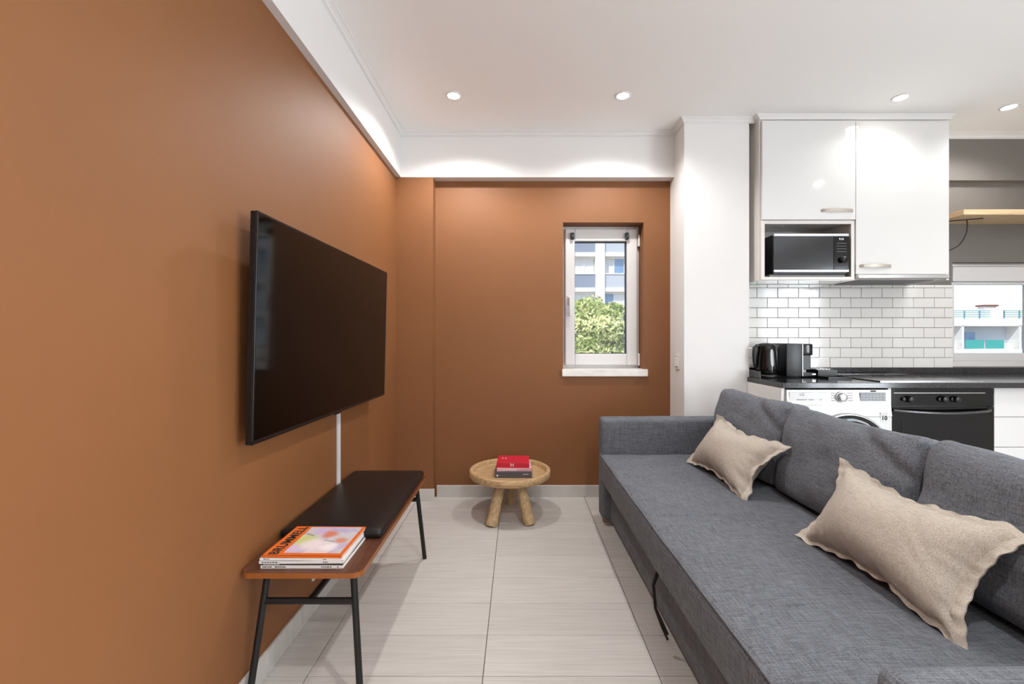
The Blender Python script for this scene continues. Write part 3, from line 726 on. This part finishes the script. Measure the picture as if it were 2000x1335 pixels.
dr = B(CXM + .0015, CXR - .018, CY - .02, CY - .001, CZ0 + .036, CZ1 - .016, bev=.0015).build('door', 'gloss_white', cb)
bow_handle(2.222, 2.424, CY - .02, 1.618, dr)
ct = thing('cornice', 'white cornice capping the kitchen wall cabinets under the ceiling', 'cornice', ((CXL + CXR) / 2, CY, CZ1))
B(CXL - .004, CXR + .006, CY - .014, YB - .012, CZ1, CZ1 + .012, bev=.002).build('cap', 'white_paint', ct)
MB().prism([(CXL - .004, 0), (CXR + .006, 0), (CXR + .02, .022), (CXL - .03, .022)], lambda a, h_, d: (a, CY - .014 + d - (h_ * .7 if d < .05 else 0), CZ1 + .011 + h_), 0, YB - CY + .002).build('moulding', 'white_paint', ct)
hd = thing('extractor_hood', 'slim built-in extractor hood under the tall wall cabinet', 'extractor hood', ((CXM + CXR) / 2, 3.03, CZ0))
B(CXM + .004, CXR - .022, CY - .03, YB - .014, CZ0 + .004, CZ0 + .034, bev=.012, seg=4).build('body', 'alu', hd)
B(CXM + .06, CXR - .08, CY + .02, YB - .06, CZ0 + .0, CZ0 + .006).build('filter', 'print_grey', hd)
B(CXM + .01, CXR - .026, CY - .0315, CY - .0290, CZ0 + .010, CZ0 + .030, bev=.001).build('pull_front', 'steel', hd)

mw = thing('microwave', 'black and steel microwave in the open niche of the wall cabinet', 'microwave', (1.907, 3.0, CZ0 + .018))
MXa, MXb, MY, MZa, MZb = 1.664, 2.154, 2.868, 1.580, 1.831
B(MXa + .004, MXb - .004, MY + .012, YB - .05, MZa - .012, MZb - .003, bev=.004).build('body', 'black_plastic', mw)
B(MXa - .016, MXb - .01, MY + .02, YB - .06, MZa - .032, MZa - .012, bev=.003).build('base', 'print_grey', mw)
B(MXa, 2.054, MY, MY + .014, MZa + .016, MZb - .018, bev=.001).build('door', 'mw_door', mw)
mcp = B(2.056, MXb, MY, MY + .014, MZa + .016, MZb - .018, bev=.001).build('control_panel', 'black_gloss', mw)
for z0, z1 in ((MZa, MZa + .0155), (MZb - .0175, MZb)):
    B(MXa, MXb, MY - .002, MY + .014, z0, z1, bev=.002).build('steel_strip', 'steel', mw)
MB().lathe([(.021, 0), (.019, .020), (.0, .020)], facing(2.112, MY, 1.660), 28).build('knob', 'tv_bezel', mcp)
text('9:16', .018, 'print_white', mcp, facing(2.105, MY - .0008, 1.795), 'clock_digits', bold=.0004)
d = MB(); [d.box(2.075, 2.138, MY - .001, MY, 1.712 + i * .018, 1.7145 + i * .018) for i in range(4)]; d.build('button_marks', 'print_grey', mcp)['kind'] = 'stuff'

# ------------------------------------------------------------------ shelf and cable beside the cabinets
tag(B(2.985, 4.3, 2.95, YB, 1.977, 2.013, bev=.002).build('wall_shelf', 'shelf_wood'), 'thick pale wooden shelf on the grey wall above the kitchen window', 'shelf')
cbx = MB(); cbx.tube([(2.99, 3.12, 1.9735), (3.12, 3.065, 1.9735), (3.20, 3.03, 1.9735)], .0035, 8)
cur = [(3.118, 3.06, 1.972), (3.122, 3.06, 1.93), (3.115, 3.065, 1.87), (3.08, 3.07, 1.805), (3.02, 3.08, 1.765), (2.93, 3.11, 1.735), (2.824, 3.15, 1.72)]
q = []
for i in range(len(cur) - 1):
    for k_ in range(5):
        p0, p1, p2, p3 = [Vector(cur[max(0, min(len(cur) - 1, i + o_))]) for o_ in (-1, 0, 1, 2)]; u = k_ / 5
        q.append(.5 * ((2 * p1) + (p2 - p0) * u + (2 * p0 - 5 * p1 + 4 * p2 - p3) * u * u + (3 * p1 - p0 - 3 * p2 + p3) * u ** 3))
q.append(Vector(cur[-1])); cbx.tube(q, .0035, 8)
tag(cbx.build('cable', 'black_plastic'), 'black cable hanging in a curve under the wooden shelf', 'cable')

# ------------------------------------------------------------------ worktop and base units
KX0, KY0, KZ = 1.523, 2.535, .893
wt = thing('worktop', 'speckled black granite worktop with low upstand along the tiles', 'worktop', (KX0, KY0, .862))
MB().box(KX0, XP1, KY0, YP - .002, .862, KZ, .002).box(XP1 - .0005, XR, KY0, YB - .001, .862, KZ, .002).build('slab', 'granite', wt)
B(XP1, XR, YB - .022, YB - .0105, KZ, .938, bev=.002).build('upstand', 'granite', wt)
B(XP1 + .001, XP1 + .019, 2.82, YB - .022, KZ, .938, bev=.002).build('side_upstand', 'granite', wt)
tag(B(KX0 + .002, KX0 + .020, KY0 + .015, YP - .004, 0, .861).build('end_panel', 'cab_white'), 'plain white end panel under the left end of the worktop', 'panel')
tag(B(2.150, 2.168, 2.56, YB - .02, 0, .861).build('partition_board', 'cab_white'), 'white upright panel between the washing machine and the oven', 'panel')

# washing machine
WX0, WX1, WY, WZ = 1.547, 2.143, 2.522, .852
wa = thing('washing_machine', 'white front-loading washing machine under the worktop behind the sofa', 'washing machine', ((WX0 + WX1) / 2, 2.84, 0))
B(WX0, WX1, WY, YB - .08, .012, .700, bev=.006).build('body', 'washer_white', wa)
# control fascia leans back a little
wf = MB().prism([(WY, .702), (WY + .004, .72), (WY + .016, WZ), (YB - .08, WZ), (YB - .08, .702)], lambda a, h_, d: (d, a, h_), WX0, WX1).build('control_fascia', 'washer_white', wa)
def wface(z): return WY + .004 + (z - .72) / (WZ - .72) * .012 - .0008
dm = Matrix.Translation((1.858, wface(.81) + .001, .810)) @ Matrix.Rotation(PI / 2, 4, 'X')
MB().lathe([(.033, 0), (.032, .008), (.029, .010), (.027, .008), (0, .008)], dm, 36).build('dial_ring', 'alu', wf)
MB().lathe([(.025, .006), (.023, .022), (.019, .024), (0, .024)], dm, 32).build('dial', 'steel', wf)
B(1.966, 2.114, wface(.812) - .0016, wface(.812) + .02, .786, .836, bev=.002).build('display', 'dark_glass', wf)
d = MB()
for r in range(3):
    for c in range(7): d.box(1.976 + c * .0195, 1.984 + c * .0195, wface(.812) - .0022, wface(.812) - .0014, .795 + r * .014, .798 + r * .014)
d.build('display_icons', 'print_grey', wf)['kind'] = 'stuff'
B(1.560, 1.792, wface(.81) - .001, wface(.81) + .01, .752, .840, bev=.003).build('detergent_drawer', 'washer_white', wf)
B(1.605, 1.745, wface(.77) - .0035, wface(.77) + .0, .764, .772, bev=.002).build('drawer_grip', 'alu', wf)
MB().lathe([(.0085, 0), (.0085, .0006), (0, .0006)], facing(1.603, wface(.826) - .0012, .826), 20).build('logo_disc', 'print_grey', wf)
text('LG', .022, 'print_grey', wf, facing(1.632, wface(.826) - .0022, .826), 'logo', bold=.0005)
d = MB()
for x0, x1, z in ((1.735, 1.78, .828), (1.60, 1.66, .795), (1.67, 1.70, .795), (1.735, 1.745, .795), (1.80, 1.822, .832), (1.80, 1.822, .818), (1.80, 1.822, .804), (1.80, 1.822, .790), (1.895, 1.925, .832), (1.895, 1.925, .818), (1.895, 1.925, .804), (1.895, 1.925, .790)):
    d.box(x0, x1, wface(z) - .0018, wface(z) - .0008, z, z + .003)
d.build('panel_print', 'print_grey', wf)['kind'] = 'stuff'
B(2.030, 2.060, wface(.846) - .002, wface(.846), .841, .849).build('badge', 'print_dark', wf)
B(2.075, 2.118, WY - .0012, WY + .001, .672, .725, bev=.0004, seg=1).build('warranty_sticker', 'sticker', wa)
text('10', .034, 'print_dark', wa, facing(2.0965, WY - .0016, .692), 'sticker_number', bold=.0012)
dm = Matrix.Translation((1.885, WY, .47)) @ Matrix.Rotation(PI / 2, 4, 'X')
MB().lathe([(.252, 0), (.251, .012), (.247, .018), (.242, .020), (.240, .017)], dm, 64, caps=False).build('door_ring', 'steel', wa)
MB().lathe([(.2405, .017), (.22, .021), (.16, .018), (.14, .010), (0, .004)], dm, 64).build('door', 'dark_glass', wa)
B(WX0 + .02, WX1 - .02, WY + .03, WY + .3, 0, .014).build('plinth', 'black_plastic', wa)

# oven
OX0, OX1, OY = 2.170, 2.797, 2.590
ov = thing('oven', 'black built-in oven with glass door below the hob', 'oven', ((OX0 + OX1) / 2, 2.87, 0))
B(OX0 + .001, OX1 - .001, OY + .022, YB - .05, .1, .855).build('body', 'black_plastic', ov)
ocp = B(OX0 + .001, OX1 - .001, OY, OY + .022, .752, .856, bev=.002).build('control_panel', 'black_gloss', ov)
B(OX0 + .002, OX1 - .006, OY - .002, OY + .01, .8565, .861).build('steel_trim', 'steel', ov)
B(OX0 + .04, OX1 - .05, OY - .0014, OY + .0, .826, .829).build('panel_line', 'alu', ocp)
for x in (2.265, 2.297, 2.475, 2.497, 2.548, 2.570):
    big = x in (2.297, 2.497, 2.570)
    MB().lathe([(.020 if big else .012, 0), (.018 if big else .011, .022 if big else .010), (.015 if big else .009, .024 if big else .011), (0, .024 if big else .011)], facing(x, OY, .792), 24).build('knob', 'tv_bezel' if big else 'black_plastic', ocp)
odr = B(OX0 + .001, OX1 - .001, OY - .004, OY + .022, .17, .745, bev=.003).build('door', 'dark_glass', ov)
pts = []
for i in range(17):
    u = i / 16; pts.append((OX0 + .03 + (OX1 - OX0 - .06) * u, OY - .008 - .036 * math.sin(PI * u) ** .45, .728 - .012 * math.sin(PI * u)))
MB().tube(pts, .009, 10).build('handle', 'steel_dark', odr)
B(OX0 + .08, OX1 - .08, OY - .0052, OY - .0035, .25, .66).build('door_window', 'black_gloss', odr)
B(OX0, OX1, OY + .04, OY + .06, 0, .1).build('plinth', 'black_plastic', ov)

# drawer unit and sink cabinet
du = thing('drawer_unit', 'white three-drawer base unit right of the oven', 'cabinet', (3.1, 2.88, 0))
B(2.800, 3.398, OY + .02, YB - .02, .1, .861).build('body', 'cab_white', du)
for z0, z1 in ((.688, .858), (.511, .685), (.105, .508)):
    B(2.801, 3.397, OY, OY + .019, z0, z1, bev=.0015).build('drawer', 'gloss_white', du)
B(2.80, 3.398, OY + .05, OY + .07, 0, .1).build('plinth', 'cab_white', du)
su = thing('base_cabinet', 'white base cabinet under the kitchen window, outside the picture', 'cabinet', (3.95, 2.88, 0))
B(3.402, XR - .002, OY + .02, YB - .02, .1, .861).build('body', 'cab_white', su)
for x0, x1 in ((3.403, 3.948), (3.952, XR - .003)):
    B(x0, x1, OY, OY + .019, .105, .858, bev=.0015).build('door', 'gloss_white', su)
B(3.402, XR - .002, OY + .05, OY + .07, 0, .1).build('plinth', 'cab_white', su)

# hob
hb = thing('hob', 'flat black glass hob set in the worktop above the oven', 'hob', (2.44, 2.84, KZ))
B(2.132, 2.735, 2.592, 3.095, KZ, KZ + .005, bev=.001).build('glass_top', 'black_gloss', hb)
b = MB(); b.box(2.129, 2.133, 2.589, 3.098, KZ, KZ + .006).box(2.734, 2.738, 2.589, 3.098, KZ, KZ + .006).box(2.133, 2.734, 2.589, 2.593, KZ, KZ + .006).box(2.133, 2.734, 3.094, 3.098, KZ, KZ + .006)
b.build('steel_edge', 'steel', hb)
for x, y, r in ((2.28, 2.74, .09), (2.28, 2.96, .075), (2.58, 2.74, .075), (2.58, 2.96, .09)):
    MB().lathe([(r, 0), (r, .0004), (r - .003, .0004), (r - .003, 0)], Matrix.Translation((x, y, KZ + .005)), 40, caps=False).build('cooking_zone', 'print_grey', hb)

# kettle
kx, ky = 1.630, 2.895
ke = thing('kettle', 'black electric kettle with water gauge beside the white pier', 'kettle', (kx, ky, KZ))
Mk = Matrix.Translation((kx, ky, KZ)) @ Matrix.Diagonal((.88, .88, 1, 1))
MB().lathe([(0, .001), (.072, .001), (.075, .006), (.074, .016), (.068, .022), (0, .022)], Mk, 36).build('power_base', 'black_plastic', ke)
MB().lathe([(0, .024), (.070, .024), (.073, .034), (.072, .08), (.066, .15), (.058, .205), (.056, .212), (0, .212)], Mk, 40).build('body', 'black_gloss', ke)
MB().lathe([(0, .211), (.055, .211), (.05, .219), (.03, .224), (0, .225)], Mk, 36).build('lid', 'black_plastic', ke)
sp_ = MB(); sp_.prism([(.038, .212), (.072, .214), (.057, .165), (.044, .16)], lambda a, h_, d: (kx + a, ky + d, KZ + h_), -.02, .02); sp_.build('spout', 'black_gloss', ke)
pts = [(kx - .045, ky, KZ + .205), (kx - .062, ky, KZ + .207), (kx - .076, ky, KZ + .195), (kx - .079, ky, KZ + .15), (kx - .077, ky, KZ + .10), (kx - .070, ky, KZ + .072), (kx - .058, ky, KZ + .064)]
MB().tube(pts, [.01, .011, .012, .012, .011, .01, .008], 10).build('handle', 'black_plastic', ke)
g = MB(); rows = []
for i in range(9):
    zz = .075 + .11 * i / 8; r_ = .0725 - (zz - .08) * .095 if zz > .08 else .0728
    hw = .16 * math.sqrt(max(.05, 1 - ((i - 4) / 4.2) ** 4))
    rows.append([Mk @ Vector((math.cos(a) * (r_ + .0012), math.sin(a) * (r_ + .0012), zz)) for a in [math.radians(-84) + hw * 1.3 * (k_ / 4 - 1) for k_ in range(9)]])
for i in range(8):
    for k_ in range(8): g.add([rows[i][k_], rows[i][k_ + 1], rows[i + 1][k_ + 1], rows[i + 1][k_]], [(0, 1, 2, 3)], True)
g.build('water_gauge', 'kettle_window', ke)

# coffee machine, seen from its side, spout towards the right
cx0, cx1, cy0, cy1 = 1.742, 1.848, 2.86, 3.04
cm = thing('coffee_machine', 'small black capsule coffee machine next to the kettle', 'coffee machine', (1.83, 2.95, KZ))
B(cx0, cx1, cy0, cy1, KZ + .006, KZ + .222, bev=.005, seg=3).build('body', 'black_plastic', cm)
B(cx1 - .002, cx1 + .002, cy0 - .001, cy0 + .003, KZ + .012, KZ + .218).build('edge_strip', 'alu', cm)
B(cx1, cx1 + .075, cy0 + .01, cy1 - .01, KZ + .145, KZ + .220, bev=.008, seg=3).build('brew_head', 'black_gloss', cm)
B(cx1, cx1 + .012, cy0 + .01, cy1 - .01, KZ + .03, KZ + .147).build('cup_bay', 'black_plastic', cm)
B(cx1, cx1 + .062, cy0 + .012, cy1 - .012, KZ + .05, KZ + .147, bev=.004).build('capsule_bin', 'black_plastic', cm)
B(cx1, cx1 + .095, cy0 + .012, cy1 - .012, KZ + .006, KZ + .030, bev=.003).build('drip_tray', 'black_plastic', cm)
B(cx1 + .07, cx1 + .093, cy0 + .011, cy0 + .013, KZ + .018, KZ + .026).build('drip_grid', 'steel', cm)
MB().lathe([(.008, 0), (.006, -.02)], Matrix.Translation((cx1 + .045, 2.95, KZ + .146)), 16).build('spout', 'black_gloss', cm)
B(cx0 - .034, cx0 + .001, cy0 + .09, cy1 - .005, KZ + .03, KZ + .205, bev=.012, seg=3).build('water_tank', 'clear_plastic', cm)
B(cx0 - .034, cx0 + .001, cy0 + .09, cy1 - .005, KZ + .006, KZ + .03, bev=.003).build('tank_base', 'black_plastic', cm)

tr = thing('serving_tray', 'flat black tray on the worktop under the coffee machine front', 'tray', (1.97, 2.88, KZ))
b = MB(); b.box(1.945, 2.095, 2.76, 3.04, KZ, KZ + .004).box(1.945, 2.095, 2.76, 2.766, KZ, KZ + .014, .002).box(1.945, 2.095, 3.034, 3.04, KZ, KZ + .014, .002).box(1.945, 1.951, 2.766, 3.034, KZ, KZ + .014, .002).box(2.089, 2.095, 2.766, 3.034, KZ, KZ + .014, .002)
b.build('tray_body', 'black_plastic', tr)
bx = thing('capsule_box', 'small open black box holding white sachets on the tray', 'box', (2.02, 2.96, KZ + .004))
b = MB(); zb = KZ + .004
b.box(1.955, 2.082, 2.87, 2.99, zb, zb + .003).box(1.955, 2.082, 2.87, 2.873, zb, zb + .046).box(1.955, 2.082, 2.987, 2.99, zb, zb + .046).box(1.955, 1.958, 2.873, 2.987, zb, zb + .046).box(2.079, 2.082, 2.873, 2.987, zb, zb + .046)
b.build('box_body', 'black_plastic', bx)
for i in range(5):
    x = 1.962 + i * .019
    o = B(x, x + .015, 2.895, 2.96, zb + .003, zb + .052 + .002 * (i % 2), bev=.003).build('sachet', 'print_white')
    tag(o, '%s white sachet from the coffee machine in the small black box' % ('first', 'second', 'third', 'fourth', 'fifth')[i], 'sachet', 'white sachets in the black box')

# ------------------------------------------------------------------ outside
GZ = -9.0
struct(B(-60, 140, 3.6, 160, GZ - .2, GZ).build('ground', 'ext_ground'), 'paved ground far below the windows')
def facade_block():
    Y = 40.0
    t = thing('apartment_building', 'white and blue-grey apartment block seen through the small window', 'building', (8, Y + 5, GZ))
    B(-12, 30, Y + .6, Y + 10, GZ, 22).build('wall', 'ext_shade', t)
    bay0 = 7.83; per = 3.7
    for i in range(-4, 6):
        x0 = bay0 + i * per; x1 = x0 + 2.87
        B(x1, x0 + per, Y - .25, Y + .7, GZ, 22).build('pillar', 'ext_white', t)
        for f in range(-1, 4):
            z0 = 6.98 + (f - 0) * 3.2 - 3.2 * 1 * 0
            odd = i % 2
            B(x0, x1, Y - .05, Y + .65, z0 - 1.25, z0 - .02).build('balcony_panel', 'ext_blue' if odd else 'ext_shade', t)
            B(x0, x1, Y - .12, Y + .6, z0 - .05, z0 + .06).build('handrail', 'ext_white', t)
            B(x0, x1, Y - .12, Y + .65, z0 - 1.62, z0 - 1.25).build('floor_slab', 'ext_white', t)
            for k_ in range(3):
                w0 = x0 + k_ * 2.87 / 3; wnd = B(w0 + .05, w0 + .92, Y + .45, Y + .58, z0 + .06, z0 + 1.48).build('window', 'ext_curtain' if (odd or (k_ + f) % 3 == 0) else 'ext_window', t)
                B(w0 - .04, w0 + .05, Y + .38, Y + .6, z0 + .02, z0 + 1.5).build('mullion', 'ext_white', t)
            B(x0, x1, Y + .3, Y + .62, z0 + 1.42, z0 + 1.58).build('window_head', 'ext_white', t)
facade_block()
def far_block():
    Y = 75.0
    t = thing('apartment_building', 'low white building with teal balcony panels seen through the kitchen window', 'building', (82, Y + 6, GZ))
    B(55, 118, Y + 2, Y + 14, GZ, 3.35).build('wall', 'ext_shade', t)
    B(55, 118, Y, Y + 14, 3.2, 4.45).build('parapet', 'ext_white', t)
    B(55, 118, Y - .3, Y + 3, -1.4, -.7).build('balcony_slab', 'ext_white', t)
    B(55, 118, Y - .1, Y + 2.5, GZ, -4).build('base_wall', 'ext_white', t)
    B(81.6, 83.6, Y + 2, Y + 3.2, 4.4, 6.7).build('chimney', 'ext_white', t)
    B(81.4, 83.8, Y + 1.8, Y + 3.4, 6.7, 6.98).build('chimney_cap', 'ext_brown', t)
    for x0, x1 in ((58, 80.6), (83.0, 112)):
        for z in (4.75, 5.1, 5.45, 5.75): B(x0, x1, Y + .2, Y + .32, z, z + .12).build('roof_rail', 'ext_rail', t)
        x = x0
        while x < x1: B(x, x + .14, Y + .2, Y + .34, 4.4, 5.87).build('roof_rail_post', 'ext_rail', t); x += 2.6
    x = 56.0
    while x < 112:
        B(x, x + .35, Y, Y + 2.2, -4, 3.3).build('pier', 'ext_white', t)
        n_ = int(x) % 4
        B(x + .5, x + 3.6, Y - .15, Y - .1, -.62, .85).build('balcony_panel', 'ext_teal', t)
        B(x + 3.9, x + 7.0, Y - .15, Y - .1, -.62, .85).build('balcony_panel', 'ext_teal', t)
        for z in (-.4, -.05, .3, .65): B(x + 7, x + 9.7, Y - .15, Y - .1, z, z + .09).build('balcony_rail', 'ext_white', t)
        B(x + 1.2, x + 4.2, Y + 1.9, Y + 2.02, -.6, 2.2).build('window', 'ext_window', t)
        x += 9.8
far_block()
def tree(label, cx, cy, cz, R, seed, n=30000):
    rng = random.Random(seed)
    t = thing('tree', label, 'tree', (cx, cy, GZ))
    MB().tube([(cx, cy, GZ), (cx + .1, cy, cz - R * 1.2), (cx, cy, cz)], [.3, .22, .1], 10).build('trunk', 'bark', t)
    for a in range(5):
        an = a * 2 * PI / 5; MB().tube([(cx, cy, cz - R * .9), (cx + .4 * R * math.cos(an), cy + .4 * R * math.sin(an), cz - R * .2), (cx + .75 * R * math.cos(an), cy + .75 * R * math.sin(an), cz + R * .35)], [.1, .07, .02], 6).build('branch', 'bark', t)
    lobes = []
    for i in range(80):
        d = Vector((rng.gauss(0, 1), rng.gauss(0, 1), rng.gauss(0, 1))).normalized(); lobes.append((Vector((cx, cy, cz)) + Vector((d.x * R * .78, d.y * R * .78, d.z * R * .72)), R * rng.uniform(.16, .30)))
    lv = MB()
    for i in range(n):
        c, r = lobes[rng.randrange(len(lobes))]; d = Vector((rng.gauss(0, 1), rng.gauss(0, 1), rng.gauss(0, 1) + .25)).normalized()
        p = c + d * r * rng.uniform(.75, 1.05); q = Vector((rng.gauss(0, 1), rng.gauss(0, 1), rng.gauss(0, 1))).normalized()
        nrm = (d + q * .8).normalized(); a = nrm.orthogonal().normalized(); a = Matrix.Rotation(rng.uniform(0, 6.28), 3, nrm) @ a; b_ = nrm.cross(a)
        L, W_ = rng.uniform(.05, .085), rng.uniform(.02, .034)
        lv.add([p - a * L, p - b_ * W_, p + a * L, p + b_ * W_], [(0, 1, 2, 3)])
    o = lv.build('foliage', 'leaf', t); o['kind'] = 'stuff'
tree('sunlit bright green leafy tree outside the small window', 2.0, 12.0, .55, 1.75, 5)
